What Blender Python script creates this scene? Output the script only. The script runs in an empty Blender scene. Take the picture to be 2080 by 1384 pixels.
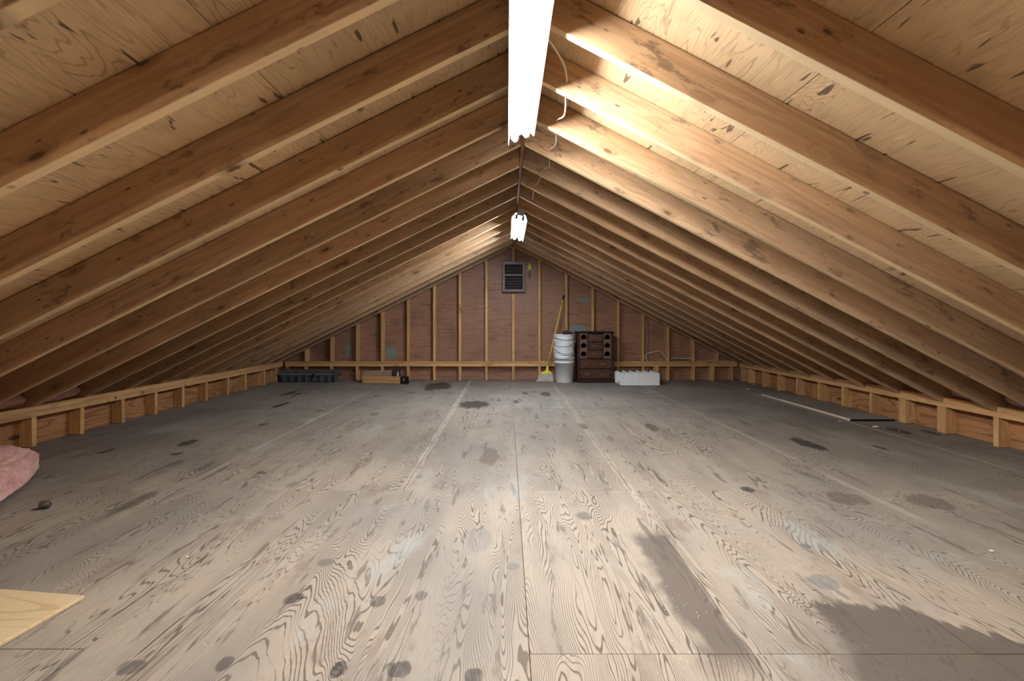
import bpy, bmesh, math, random
from mathutils import Vector, Matrix, noise as mnoise
random.seed(7)
S = bpy.context.scene
COL = S.collection
PI = math.pi

# ------------------------------------------------------------------ camera
F, VX, VY, H = 1000.0, 1030.0, 652.0, 0.90          # focal length in px, vanishing point, eye height
cd = bpy.data.cameras.new('camera'); cam = bpy.data.objects.new('camera', cd); COL.objects.link(cam)
cd.sensor_width = 36.0; cd.lens = 36.0 * F / 2080.0
cd.shift_x = (1040 - VX) / 2080.0; cd.shift_y = -(692 - VY) / 2080.0
cd.clip_start = 0.02
cam.location = (0, 0, H); cam.rotation_euler = (PI / 2, 0, 0)
S.camera = cam

# ------------------------------------------------------------------ world, exposure
w = bpy.data.worlds.new('world'); S.world = w; w.use_nodes = True
w.node_tree.nodes['Background'].inputs[0].default_value = (0.55, 0.62, 0.75, 1)
w.node_tree.nodes['Background'].inputs[1].default_value = 0.10
S.view_settings.view_transform = 'Standard'; S.view_settings.look = 'None'
S.view_settings.exposure = 1.5; S.view_settings.gamma = 1.0
S.view_settings.use_curve_mapping = False
S.cycles.max_bounces = 6; S.cycles.diffuse_bounces = 5
S.cycles.use_denoising = True; S.cycles.use_adaptive_sampling = True; S.cycles.adaptive_threshold = 0.03
TUBE_E = 68.0          # main ridge fixture
TUBE2_E = 42.0          # far fixture
TUBE3_E = 56.0         # added fixture, unseen behind the viewer

# ------------------------------------------------------------------ node helper
class G:
    def __init__(s, name):
        s.m = bpy.data.materials.new(name); s.m.use_nodes = True
        s.t = s.m.node_tree; s.N = s.t.nodes; s.b = s.N['Principled BSDF']
    def put(s, sock, v):
        if isinstance(v, bpy.types.NodeSocket): s.t.links.new(v, sock)
        elif v is not None:
            if sock.type == 'RGBA' and len(v) == 3: v = (*v, 1)
            sock.default_value = v
    def math(s, op, a, b=None, c=None, clamp=False):
        n = s.N.new('ShaderNodeMath'); n.operation = op; n.use_clamp = clamp
        s.put(n.inputs[0], a); s.put(n.inputs[1], b); s.put(n.inputs[2], c); return n.outputs[0]
    def vm(s, op, a, b=None):
        n = s.N.new('ShaderNodeVectorMath'); n.operation = op
        s.put(n.inputs[0], a); s.put(n.inputs[1], b)
        return n.outputs['Value'] if op in ('LENGTH', 'DISTANCE', 'DOT_PRODUCT') else n.outputs[0]
    dim = '3D'
    def noise(s, v, scale=1, detail=3, rough=.5, dist=0, color=False):
        n = s.N.new('ShaderNodeTexNoise'); n.noise_dimensions = s.dim; s.put(n.inputs['Vector'], v)
        n.inputs['Scale'].default_value = scale; n.inputs['Detail'].default_value = detail
        n.inputs['Roughness'].default_value = rough; n.inputs['Distortion'].default_value = dist
        return n.outputs['Color' if color else 'Fac']
    def vor(s, v, scale=1, rnd=1):
        n = s.N.new('ShaderNodeTexVoronoi'); s.put(n.inputs['Vector'], v)
        n.inputs['Scale'].default_value = scale; n.inputs['Randomness'].default_value = rnd
        return n.outputs['Distance'], n.outputs['Color']
    def mr(s, v, a, b, c=0, d=1, smooth=True):
        n = s.N.new('ShaderNodeMapRange'); n.interpolation_type = 'SMOOTHSTEP' if smooth else 'LINEAR'
        s.put(n.inputs[0], v); s.put(n.inputs[1], a); s.put(n.inputs[2], b); s.put(n.inputs[3], c); s.put(n.inputs[4], d)
        return n.outputs[0]
    def mix(s, f, a, b, mode='MIX'):
        n = s.N.new('ShaderNodeMix'); n.data_type = 'RGBA'; n.blend_type = mode
        s.put(n.inputs[0], f); s.put(n.inputs[6], a); s.put(n.inputs[7], b); return n.outputs[2]
    def sep(s, v):
        n = s.N.new('ShaderNodeSeparateXYZ'); s.put(n.inputs[0], v); return n.outputs
    def comb(s, x, y, z):
        n = s.N.new('ShaderNodeCombineXYZ'); s.put(n.inputs[0], x); s.put(n.inputs[1], y); s.put(n.inputs[2], z); return n.outputs[0]
    def obj(s): return s.N.new('ShaderNodeTexCoord').outputs['Object']
    def pos(s): return s.N.new('ShaderNodeNewGeometry').outputs['Position']
    def rnd(s): return s.N.new('ShaderNodeObjectInfo').outputs['Random']
    def shifted(s):
        r = s.rnd()
        return s.vm('ADD', s.obj(), s.comb(s.math('MULTIPLY', r, 61.7), s.math('MULTIPLY', r, 23.3), s.math('MULTIPLY', r, 41.1)))
    def bump(s, h, strength, dist=.01):
        n = s.N.new('ShaderNodeBump'); n.inputs['Strength'].default_value = strength; n.inputs['Distance'].default_value = dist
        s.put(n.inputs['Height'], h); s.put(s.b.inputs['Normal'], n.outputs[0])
    def out(s, col, rough=.6, spec=.3):
        s.put(s.b.inputs['Base Color'], col); s.put(s.b.inputs['Roughness'], rough)
        s.b.inputs['Specular IOR Level'].default_value = spec; return s.m

def srgb(r, g, b):
    f = lambda c: (c / 255 / 12.92) if c <= 10 else ((c / 255 + .055) / 1.055) ** 2.4
    return (f(r), f(g), f(b), 1)

def plain(name, col, rough=.5, metal=0, var=.06, spec=.4):
    g = G(name); n = g.noise(g.shifted(), 14, 3)
    lo = tuple(c * (1 - var * 2) for c in col[:3]); hi = tuple(min(1, c * (1 + var * 2)) for c in col[:3])
    g.b.inputs['Metallic'].default_value = metal
    return g.out(g.mix(n, lo, hi), rough, spec)

def lumber(name, light, dark, knot=(.10, .045, .02), smudge=.6, edge=None):
    """sawn softwood, grain along local x"""
    g = G(name); co = g.shifted()
    warp = g.noise(g.vm('MULTIPLY', co, (.9, 7, 7)), 1, 2)
    kd, kc = g.vor(g.vm('MULTIPLY', co, (2.9, 3.0, 7.5)), 1)
    gate = g.mr(g.sep(kc)[0], .36, .42)
    near = g.mr(kd, 0, .33, 1, 0)                       # grain bends round knots
    c2 = g.vm('ADD', g.vm('MULTIPLY', co, (1.3, 46, 46)), g.comb(0, g.math('MULTIPLY', warp, 9), g.math('MULTIPLY', near, 3)))
    fine = g.noise(c2, 1, 4, .6)
    ph = g.math('ADD', g.math('MULTIPLY', g.sep(co)[2], 190), g.math('MULTIPLY', warp, 40))
    ring = g.math('SINE', g.math('ADD', ph, g.math('MULTIPLY', near, 14)))
    f = g.math('ADD', g.math('MULTIPLY', g.mr(fine, .3, .72), .8), g.math('MULTIPLY', g.mr(ring, .2, 1), .22), clamp=True)
    col = g.mix(f, light, dark)
    col = g.mix(g.math('MULTIPLY', g.mr(g.noise(g.vm('MULTIPLY', co, (.8, 2, 5)), 1, 2), .35, .7), .35), col, (light[0] * 1.05, light[1] * .86, light[2] * .62))
    sm = g.noise(g.vm('MULTIPLY', co, (6, 5, 15)), 1, 4, .68)
    col = g.mix(g.math('MULTIPLY', g.mr(sm, .58, .68), smudge), col, (.075, .048, .036))
    if edge:                                             # floor-bounce light painted in: narrow edges paler, broad faces darker
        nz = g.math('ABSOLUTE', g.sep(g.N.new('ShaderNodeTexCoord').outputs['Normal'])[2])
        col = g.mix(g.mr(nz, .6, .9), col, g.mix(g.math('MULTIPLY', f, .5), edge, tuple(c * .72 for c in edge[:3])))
    sd, sc_ = g.vor(g.vm('MULTIPLY', co, (9, 9, 26)), 1)
    col = g.mix(g.math('MULTIPLY', g.math('MULTIPLY', g.mr(sd, .08, .17, 1, 0), g.mr(g.sep(sc_)[2], .70, .74)), .75), col, (.06, .035, .025))
    k = g.math('MULTIPLY', g.mr(kd, .045, .11, 1, 0), gate)
    kr = g.math('MULTIPLY', g.math('MULTIPLY', g.mr(kd, .10, .24, 1, 0), gate), .42)
    col = g.mix(kr, col, tuple(c * .5 for c in dark[:3]))
    col = g.mix(g.math('MULTIPLY', k, .85), col, knot)
    v = g.mr(g.rnd(), 0, 1, .82, 1.12, False)
    col = g.mix(1.0, col, g.comb(v, v, v), 'MULTIPLY')
    g.bump(fine, .18, .004)
    return g.out(col, .62, .25)

def ply_grain(g, co, sc, freq, wob=.22, thin=0.0):
    """rotary-cut veneer: contour lines of a stretched height field"""
    a = g.vm('MULTIPLY', co, sc)
    n = g.noise(a, 1, 3.2, .42, .35)
    n2 = g.noise(g.vm('MULTIPLY', co, tuple(c * 9 for c in sc)), 1, 2, .5)
    n = g.math('ADD', n, g.math('MULTIPLY', n2, wob * .12))
    s = g.math('SINE', g.math('MULTIPLY', n, freq))
    wd = g.noise(g.vm('MULTIPLY', co, tuple(c * 2.3 for c in sc)), 1, 1)
    lo = g.mr(wd, .3, .7, .84 + thin * .1, .22 + thin * .45, False)
    return g.mr(s, lo, g.math('ADD', lo, .35))

def plywood(name, light, dark, sc, freq, amt=.7, var=(.88, 1.08), patches=(), rough=.6, smudge=.3, checks=True, wob=.22, split=False):
    g = G(name); co = g.shifted()
    line = ply_grain(g, co, sc, freq, wob, 1.0 if split else 0.0)
    fine = g.noise(g.vm('MULTIPLY', co, tuple(c * 26 for c in sc)), 1, 4, .6)
    col = g.mix(g.math('MULTIPLY', line, amt), light, dark)
    col = g.mix(g.math('MULTIPLY', g.mr(fine, .45, .75), .35), col, dark)
    big = g.noise(g.vm('MULTIPLY', co, (1.7, 1.7, 1.7)), 1, 4, .6)
    col = g.mix(g.math('MULTIPLY', g.mr(big, .5, .72), smudge), col, tuple(c * .45 for c in dark[:3]))
    if checks:                                           # short dark splits and knots
        kd, kc = g.vor(g.vm('MULTIPLY', co, tuple(4.2 * (c / max(sc)) ** .55 for c in sc)), 1)
        gate = g.mr(g.sep(kc)[1], .6, .65)
        col = g.mix(g.math('MULTIPLY', g.mr(kd, .05, .10, 1, 0), g.math('MULTIPLY', gate, .8)), col, tuple(c * .25 for c in dark[:3]))
        ck = g.noise(g.vm('MULTIPLY', co, tuple(c * 7 for c in sc)), 1, 3, .6)
        col = g.mix(g.math('MULTIPLY', g.mr(ck, .70, .76), .8), col, tuple(c * .25 for c in dark[:3]))
    if split:                                            # torn splinters along the veneer
        sp = g.noise(g.vm('MULTIPLY', co, (34, 5.5, 34)), 1, 2, .5, .4)
        col = g.mix(g.math('MULTIPLY', g.mr(sp, .67, .71), .85), col, tuple(c * .30 for c in dark[:3]))
        col = g.mix(g.math('MULTIPLY', g.mr(sp, .25, .29, 1, 0), .6), col, tuple(min(1, c * 1.25) for c in light[:3]))
    v = g.mr(g.rnd(), 0, 1, var[0], var[1], False)
    col = g.mix(1.0, col, g.comb(v, v, v), 'MULTIPLY')
    if patches:
        p = g.pos(); wn = g.noise(p, 9, 4, .6, color=True)
        for (c, r, pc, st) in patches:
            d = g.vm('LENGTH', g.vm('MULTIPLY', g.vm('SUBTRACT', p, c), tuple(1 / q for q in r)))
            d = g.math('ADD', d, g.math('MULTIPLY', g.math('SUBTRACT', g.sep(wn)[0], .5), 1.6))
            col = g.mix(g.math('MULTIPLY', g.mr(d, .7, 1.05, 1, 0), st), col, pc)
    g.bump(line, .12, .003)
    return g.out(col, rough, .3)

# ------------------------------------------------------------------ mesh helpers
def link(name, me, parent=None, loc=(0, 0, 0), rot=(0, 0, 0), mat=None):
    o = bpy.data.objects.new(name, me); COL.objects.link(o)
    o.location = loc; o.rotation_euler = rot
    if parent is not None: o.parent = parent
    if mat is not None and me is not None and not me.materials: me.materials.append(mat)
    return o
def empty(name, loc=(0, 0, 0), rot=(0, 0, 0)):
    o = bpy.data.objects.new(name, None); COL.objects.link(o); o.location = loc; o.rotation_euler = rot
    o.empty_display_size = .05; return o
def tag(o, label=None, cat=None, group=None, kind=None):
    if label: o['label'] = label
    if cat: o['category'] = cat
    if group: o['group'] = group
    if kind: o['kind'] = kind
    return o
def box_me(name, lo, hi, bev=0, seg=1):
    bm = bmesh.new(); bmesh.ops.create_cube(bm, size=1)
    for v in bm.verts:
        v.co = Vector([(lo[i] + hi[i]) / 2 + v.co[i] * (hi[i] - lo[i]) for i in range(3)])
    if bev: bmesh.ops.bevel(bm, geom=list(bm.edges), offset=bev, segments=seg, affect='EDGES')
    me = bpy.data.meshes.new(name); bm.to_mesh(me); bm.free(); return me
def bm_box(bm, lo, hi, M=None):
    vs = [bm.verts.new(((lo, hi)[i & 1][0], (lo, hi)[i >> 1 & 1][1], (lo, hi)[i >> 2 & 1][2])) for i in range(8)]
    for f in ((0, 2, 3, 1), (4, 5, 7, 6), (0, 1, 5, 4), (2, 6, 7, 3), (0, 4, 6, 2), (1, 3, 7, 5)): bm.faces.new([vs[i] for i in f])
    if M is not None:
        for v in vs: v.co = M @ v.co
    return vs
def bm_me(name, bm, smooth=False):
    bmesh.ops.recalc_face_normals(bm, faces=bm.faces)
    me = bpy.data.meshes.new(name); bm.to_mesh(me); bm.free()
    if smooth:
        for p in me.polygons: p.use_smooth = True
    return me
def prism_me(name, pts, y0, y1, bev=0):
    """polygon in xz, extruded along y"""
    bm = bmesh.new(); a = [bm.verts.new((x, y0, z)) for x, z in pts]; b = [bm.verts.new((x, y1, z)) for x, z in pts]
    bm.faces.new(a); bm.faces.new(b[::-1]); n = len(pts)
    for i in range(n): bm.faces.new((a[i], b[i], b[(i + 1) % n], a[(i + 1) % n]))
    if bev: bmesh.ops.bevel(bm, geom=list(bm.edges), offset=bev, segments=1, affect='EDGES')
    return bm_me(name, bm)
def tube_bm(bm, pts, r, seg=8, caps=True, closed=False):
    pts = [Vector(p) for p in pts]; rings = []; n = len(pts); up = Vector((0, 0, 1))
    rr = r if isinstance(r, (list, tuple)) else [r] * n
    pu = None
    for i, p in enumerate(pts):
        t = (pts[min(i + 1, n - 1)] - pts[max(i - 1, 0)]).normalized()
        if pu is None: pu = t.cross(up if abs(t.z) < .9 else Vector((1, 0, 0))).normalized()
        u = (pu - t * pu.dot(t)).normalized(); pu = u; v = t.cross(u)
        rings.append([bm.verts.new(p + (u * math.cos(2 * PI * k / seg) + v * math.sin(2 * PI * k / seg)) * rr[i]) for k in range(seg)])
    for i in range(n - 1):
        for k in range(seg): bm.faces.new((rings[i][k], rings[i][(k + 1) % seg], rings[i + 1][(k + 1) % seg], rings[i + 1][k]))
    if caps: bm.faces.new(rings[0][::-1]); bm.faces.new(rings[-1])
def lathe_bm(bm, prof, seg=32, cap0=False, cap1=False, M=None):
    rings = []
    for r, z in prof: rings.append([bm.verts.new((r * math.cos(2 * PI * k / seg), r * math.sin(2 * PI * k / seg), z)) for k in range(seg)])
    for i in range(len(rings) - 1):
        for k in range(seg): bm.faces.new((rings[i][k], rings[i][(k + 1) % seg], rings[i + 1][(k + 1) % seg], rings[i + 1][k]))
    if cap0: bm.faces.new(rings[0][::-1])
    if cap1: bm.faces.new(rings[-1])
    if M is not None:
        for rg in rings:
            for v in rg: v.co = M @ v.co
def spline(pts, n=8):
    P = [Vector(p) for p in pts]; P = [P[0] * 2 - P[1]] + P + [P[-1] * 2 - P[-2]]; out = []
    for i in range(1, len(P) - 2):
        for j in range(n):
            t = j / n; a, b, c, d = P[i - 1:i + 3]
            out.append(.5 * ((2 * b) + (c - a) * t + (2 * a - 5 * b + 4 * c - d) * t * t + (3 * b - a - 3 * c + d) * t ** 3))
    out.append(P[-2]); return out
def at(px, py, Y): return Vector(((px - VX) * Y / F, Y, H - (py - VY) * Y / F))
def fl(px, py):
    Y = F * H / (py - VY); return Vector(((px - VX) * Y / F, Y, 0))

# ------------------------------------------------------------------ materials
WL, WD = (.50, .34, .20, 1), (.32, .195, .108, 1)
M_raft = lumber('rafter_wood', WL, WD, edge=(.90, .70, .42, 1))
M_stud = lumber('stud_wood', (.66, .42, .20, 1), (.44, .24, .095, 1), smudge=.25)
M_ridge = lumber('ridge_wood', (.33, .21, .14, 1), (.2, .12, .075, 1))
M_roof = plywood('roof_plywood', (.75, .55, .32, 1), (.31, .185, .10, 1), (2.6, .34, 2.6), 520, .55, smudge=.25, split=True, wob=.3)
TEAL = (.16, .27, .25, 1)
PATCH = [((.97 + .22, 7.5, .9 + .043 * 7.3), (.17, .3, .03), TEAL, .9), ((1.10, 7.5, .78), (.15, .3, .05), TEAL, .9),
         ((-1.76, 7.5, .42), (.10, .3, .09), TEAL, .8), ((-2.43, 7.5, .48), (.05, .3, .14), TEAL, .65),
         ((.34, 7.5, 1.60), (.03, .3, .07), (.05, .03, .03, 1), .85)]
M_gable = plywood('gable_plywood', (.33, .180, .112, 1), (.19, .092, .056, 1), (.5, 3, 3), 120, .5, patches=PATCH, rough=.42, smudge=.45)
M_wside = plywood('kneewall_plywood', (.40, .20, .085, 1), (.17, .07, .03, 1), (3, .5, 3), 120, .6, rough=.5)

# floor -----------------------------------------------------------
def floor_mat():
    g = G('floor_plywood'); g.dim = '2D'; co = g.shifted(); p = g.pos(); X, Y, Z = g.sep(p)
    line = ply_grain(g, co, (3.2, .46, 1), 600, .11, .35)
    fine = g.noise(g.vm('MULTIPLY', co, (90, 9, 1)), 1, 4, .6)
    blot = g.noise(p, 1.5, 5, .6)
    light = g.mix(g.mr(blot, .35, .7), (.345, .298, .243, 1), (.28, .248, .213, 1))
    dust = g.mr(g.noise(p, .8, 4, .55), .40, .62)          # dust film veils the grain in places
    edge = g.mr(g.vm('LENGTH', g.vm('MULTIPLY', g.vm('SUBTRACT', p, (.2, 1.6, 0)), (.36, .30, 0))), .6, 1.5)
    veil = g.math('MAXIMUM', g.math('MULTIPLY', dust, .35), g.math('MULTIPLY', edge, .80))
    col = g.mix(g.math('MULTIPLY', line, .86), light, (.08, .059, .043, 1))
    col = g.mix(g.math('MULTIPLY', g.mr(fine, .5, .72), .35), col, (.22, .18, .14, 1))
    kd, kc = g.vor(g.vm('MULTIPLY', co, (2.4, 1.7, 1)), 1)
    kg = g.mr(g.sep(kc)[0], .5, .54)
    kn = g.noise(g.vm('MULTIPLY', co, (60, 22, 1)), 1, 2)
    col = g.mix(g.math('MULTIPLY', g.math('MULTIPLY', g.mr(kd, .055, .12, 1, 0), kg), g.mr(kn, .2, .6, .5, .95)), col, (.12, .105, .09, 1))
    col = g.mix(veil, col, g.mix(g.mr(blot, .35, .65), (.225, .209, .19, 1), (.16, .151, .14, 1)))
    # long scuffs and streaks along the sheets
    st = g.noise(g.vm('MULTIPLY', p, (16, 2.2, 1)), 1, 4, .65)
    col = g.mix(g.math('MULTIPLY', g.mr(st, .60, .72), .7), col, (.085, .07, .06, 1))
    st2 = g.noise(g.vm('ADD', g.vm('MULTIPLY', p, (5, 2.0, 1)), (9, 4, 0)), 1, 6, .72)
    col = g.mix(g.math('MULTIPLY', g.mr(st2, .57, .70), .5), col, (.16, .115, .085, 1))
    st3 = g.noise(g.vm('ADD', g.vm('MULTIPLY', p, (3, 1.3, 1)), (3, 14, 0)), 1, 5, .6)
    col = g.mix(g.math('MULTIPLY', g.mr(st3, .62, .72), .35), col, (.34, .37, .36, 1))
    # pale worn lines over the joist seams
    wob = g.noise(p, 3.5, 4, .6)
    xw = g.math('ADD', X, g.math('MULTIPLY', g.math('SUBTRACT', wob, .5), .05))
    for xs, y0, y1, s in ((-.55, 2.55, 7.6, .5), (.66, 2.1, 7.6, .42), (1.87, 2.0, 7.6, .32), (3.05, 2.4, 4.6, .4), (-1.76, 2.6, 6, .25)):
        d = g.math('ABSOLUTE', g.math('SUBTRACT', xw, xs))
        m = g.math('MULTIPLY', g.mr(d, .012, .03, 1, 0), g.math('MULTIPLY', g.mr(Y, y0, y0 + .3), g.mr(wob, .3, .6, .35, 1)))
        col = g.mix(g.math('MULTIPLY', m, s), col, (.52, .46, .39, 1))
    # darkened patches beside the seam and across the sheet at the near end
    wn = g.noise(g.vm('MULTIPLY', p, (7, 4, 1)), 1, 3, .5)
    q = g.math('MULTIPLY', g.math('SUBTRACT', wn, .5), .16)
    jag = g.math('MULTIPLY', g.math('SUBTRACT', g.noise(g.vm('MULTIPLY', p, (26, 1.5, 1)), 1, 3, .6), .5), .16)
    a = g.math('MULTIPLY', g.mr(g.math('ADD', X, q), .50, .545), g.mr(g.math('ADD', X, g.math('MULTIPLY', q, .3)), .655, .675, 1, 0))
    a = g.math('MULTIPLY', a, g.math('MULTIPLY', g.mr(g.math('ADD', Y, q), 2.02, 2.12, 1, 0), g.mr(Y, 1.18, 1.36)))
    yl = g.math('SUBTRACT', 1.56, g.math('MULTIPLY', g.math('MAXIMUM', g.math('SUBTRACT', X, 1.2), 0), .72))
    b = g.math('MULTIPLY', g.mr(g.math('SUBTRACT', g.math('ADD', Y, jag), yl), -.012, .012, 1, 0), g.mr(g.math('ADD', g.math('ADD', X, g.math('MULTIPLY', Y, -.25)), q), .53, .60))
    darkened = g.math('MAXIMUM', g.math('MULTIPLY', a, .95), b)
    col = g.mix(darkened, col, g.mix(.62, g.mix(1.0, col, (.40, .36, .33, 1), 'MULTIPLY'), (.105, .09, .08, 1)))
    # single stains: two ends in the picture, width in metres, strength, colour
    K, B, GY = (.028, .024, .022, 1), (.085, .055, .038, 1), (.12, .13, .135, 1)
    ST = [(858, 785, 918, 785, .42, .85, K), (930, 823, 993, 821, .27, .85, K), (1096, 801, 1118, 800, .19, .8, K), (1061, 799, 1073, 799, .12, .7, K),
          (1041, 816, 1054, 816, .13, .7, K), (1010, 813, 1017, 813, .07, .8, K), (976, 928, 1018, 929, .22, .62, B), (1172, 866, 1197, 867, .12, .6, B),
          (1303, 859, 1348, 879, .045, .65, K), (1603, 888, 1684, 919, .075, .85, K), (572, 804, 604, 794, .05, .9, K), (590, 806, 613, 797, .03, .85, K),
          (553, 830, 585, 817, .04, .9, K), (527, 865, 543, 859, .04, .85, K), (368, 907, 398, 892, .05, .85, K), (351, 924, 363, 920, .04, .8, K),
          (1800, 868, 1852, 884, .05, .8, K), (1868, 872, 1912, 886, .04, .75, K), (1780, 903, 1797, 917, .03, .75, K), (1690, 1005, 1745, 1022, .10, .5, B),
          (1835, 1003, 1950, 1038, .10, .6, B), (200, 1058, 318, 998, .05, .5, K), (330, 950, 382, 933, .04, .5, K), (188, 922, 245, 911, .03, .8, K),
          (1622, 1104, 1652, 1114, .02, .85, GY), (1512, 989, 1528, 1000, .03, .8, K), (1650, 1165, 1697, 1200, .05, .6, GY), (385, 960, 440, 940, .03, .45, K),
          (575, 1216, 616, 1218, .034, .7, K), (668, 1362, 708, 1356, .034, .8, K), (786, 1362, 838, 1358, .034, .7, K), (940, 1376, 985, 1372, .034, .7, K),
          (748, 1222, 784, 1220, .034, .6, K), (245, 1362, 290, 1350, .034, .6, K), (440, 1352, 476, 1344, .034, .6, K), (842, 1212, 868, 1211, .035, .5, K),
          (1026, 1150, 1060, 1151, .035, .55, GY), (645, 1143, 682, 1141, .03, .4, K), (960, 1070, 992, 1120, .06, .35, GY), (1060, 905, 1066, 907, .03, .5, K),
          (745, 845, 775, 838, .05, .5, K), (640, 838, 660, 832, .03, .5, K), (690, 790, 700, 788, .03, .7, K), (830, 800, 845, 797, .06, .6, K), (760, 806, 768, 804, .04, .8, K)]
    wc = g.vm('SUBTRACT', g.noise(g.vm('MULTIPLY', p, (11, 4, 1)), 1, 5, .65, color=True), (.5, .5, .5))
    wsx = g.sep(wc)[0]; tex = g.mr(kn, .3, .62, .8, 1.1)
    for (x0, y0, x1, y1, wd, s, c) in ST:
        A, Bp = fl(x0, y0), fl(x1, y1); C = (A + Bp) / 2
        ry = max(abs(A.y - Bp.y) / 2, wd); rx = max(abs(A.x - Bp.x) / 2, .012) if abs(y0 - y1) < 9 and abs(A.y - Bp.y) < wd else wd
        d = g.vm('LENGTH', g.vm('MULTIPLY', g.vm('SUBTRACT', p, (C.x, C.y, 0)), (1 / rx, 1 / ry, 0)))
        d = g.math('ADD', d, g.math('MULTIPLY', wsx, 1.4))
        col = g.mix(g.math('MULTIPLY', g.math('MULTIPLY', g.mr(d, .78, 1.05, 1, 0), s), tex), col, c)
    v = g.mr(g.rnd(), 0, 1, .93, 1.06, False)
    col = g.mix(1.0, col, g.comb(v, v, v), 'MULTIPLY')
    g.bump(g.math('SUBTRACT', 1, line), .10, .003)
    return g.out(col, .62, .25)
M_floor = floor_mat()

M_white = plain('white_enamel', (.80, .81, .82), .35)
M_bucket = plain('white_plastic', (.80, .83, .86), .38, var=.03)
M_foam = plain('polystyrene', (.88, .90, .92), .75, var=.02)
M_black = plain('black_plastic', (.012, .012, .014), .4)
M_wire = plain('handle_wire', (.08, .08, .085), .4, .6)
M_steel = plain('galvanised_steel', (.42, .38, .32), .45, .5)
M_cable = plain('cable_sheath', (.62, .56, .50), .5)
M_yellow = plain('yellow_plastic', (.72, .62, .06), .42)
M_pole = plain('yellow_pole', (.62, .47, .10), .4)
M_brist = plain('pale_bristle', (.50, .49, .46), .8, var=.2)
M_dress = lumber('dark_stained_wood', (.050, .022, .018, 1), (.026, .011, .010, 1), knot=(.02, .01, .008), smudge=.2)
M_dpanel = lumber('mid_stained_wood', (.105, .046, .028, 1), (.055, .023, .015, 1), knot=(.03, .015, .01), smudge=.2)
M_rack = lumber('rack_wood', (.19, .115, .085, 1), (.12, .065, .045, 1), knot=(.05, .03, .02), smudge=.2)
M_brass = plain('aged_brass', (.45, .36, .26), .35, .8)
M_greybox = plain('grey_plastic', (.085, .092, .10), .5, var=.25)
M_pine = plywood('fresh_pine_ply', (.60, .48, .30, 1), (.47, .32, .15, 1), (.9, 4.2, 1), 70, .65, var=(1, 1.05), smudge=.08, checks=False)
M_paleedge = plain('pale_edge', (.66, .58, .46), .7)
M_vent = plain('vent_metal', (.10, .07, .075), .4, .3, var=.2)
M_ventd = plain('vent_shadow', (.03, .03, .045), .5)

def insulation_mat():
    g = G('pink_fibreglass'); co = g.shifted()
    n = g.noise(g.vm('MULTIPLY', co, (6, 14, 14)), 1, 6, .65, .8); f = g.noise(co, 70, 4, .7)
    col = g.mix(g.mr(n, .35, .68), (.84, .50, .47, 1), (.60, .27, .25, 1))
    col = g.mix(g.math('MULTIPLY', f, .5), col, (.86, .60, .55, 1))
    g.bump(g.math('ADD', n, g.math('MULTIPLY', f, .5)), .9, .02)
    g.b.inputs['Sheen Weight'].default_value = .2
    return g.out(col, .95, .05)
M_pink = insulation_mat()

def emit(name, col, e):
    g = G(name); g.b.inputs['Emission Color'].default_value = (*col, 1); g.b.inputs['Emission Strength'].default_value = e
    return g.out((.8, .8, .8, 1), .4)
M_tube = emit('lit_tube', (.97, .98, 1), TUBE_E)
M_tube2 = emit('dim_tube', (.86, .92, 1), TUBE2_E)
M_tube3 = emit('added_tube', (1, .86, .66), TUBE3_E)

# ------------------------------------------------------------------ geometry of the place
XR, ZR = .0985, 2.01                     # underside of the ridge
TL, TR = math.atan(.495), math.atan(.52)  # roof pitches
DEP, TH = .138, .038                     # rafter depth, thickness
XL_, XR_ = -3.373, 3.488                 # faces of the two knee walls
YG = 7.42                                # face of the gable studs
YB = -1.9                                # rear end behind the viewer
YK = [1.36 + .429 * k for k in range(-2, 15)]

def struct(name): return tag(empty(name), kind='structure')

# ---- floor sheets
floor = struct('floor')
def sheet(x0, x1, y0, y1):
    g = .0014; cx, cy = (x0 + x1) / 2, (y0 + y1) / 2
    me = box_me('floor_panel', (x0 - cx + g, y0 - cy + (.0006 if abs(y0 - 2.61) < .01 else g), -.018), (x1 - cx - g, y1 - cy - (.0006 if abs(y1 - 2.61) < .01 else g), 0), .0007)
    link('floor_panel', me, floor, (cx, cy, random.uniform(-.0008, 0)), mat=M_floor)
xf = [-3.47, -2.97, -1.76, -.55, .66, 1.87, 3.08, 3.58]
for i in range(7):
    for y0, y1 in ((5.05, 7.55), (2.61, 5.05)):
        if i == 3 and y0 < 3: sheet(xf[3], .06, y0, y1); sheet(.06, xf[4], y0, y1)
        elif i == 6 and y0 < 3: sheet(xf[6], xf[7], 2.61, 4.43)
        elif i == 6: sheet(xf[6], xf[7], 4.43, 7.55)
        else: sheet(xf[i], xf[i + 1], y0, y1)
xn = [-3.47, -2.37, -1.16, .06, 1.28, 2.5, 3.58]
for i in range(6):
    cut = (1.33, 1.35, .1, 1.33, 1.33, 1.33)[i]
    sheet(xn[i], xn[i + 1], cut, 2.61); sheet(xn[i], xn[i + 1], YB, cut)
link('subfloor', box_me('subfloor', (-3.6, YB, -.06), (3.7, 7.6, -.022)), floor, mat=M_ridge)

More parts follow.
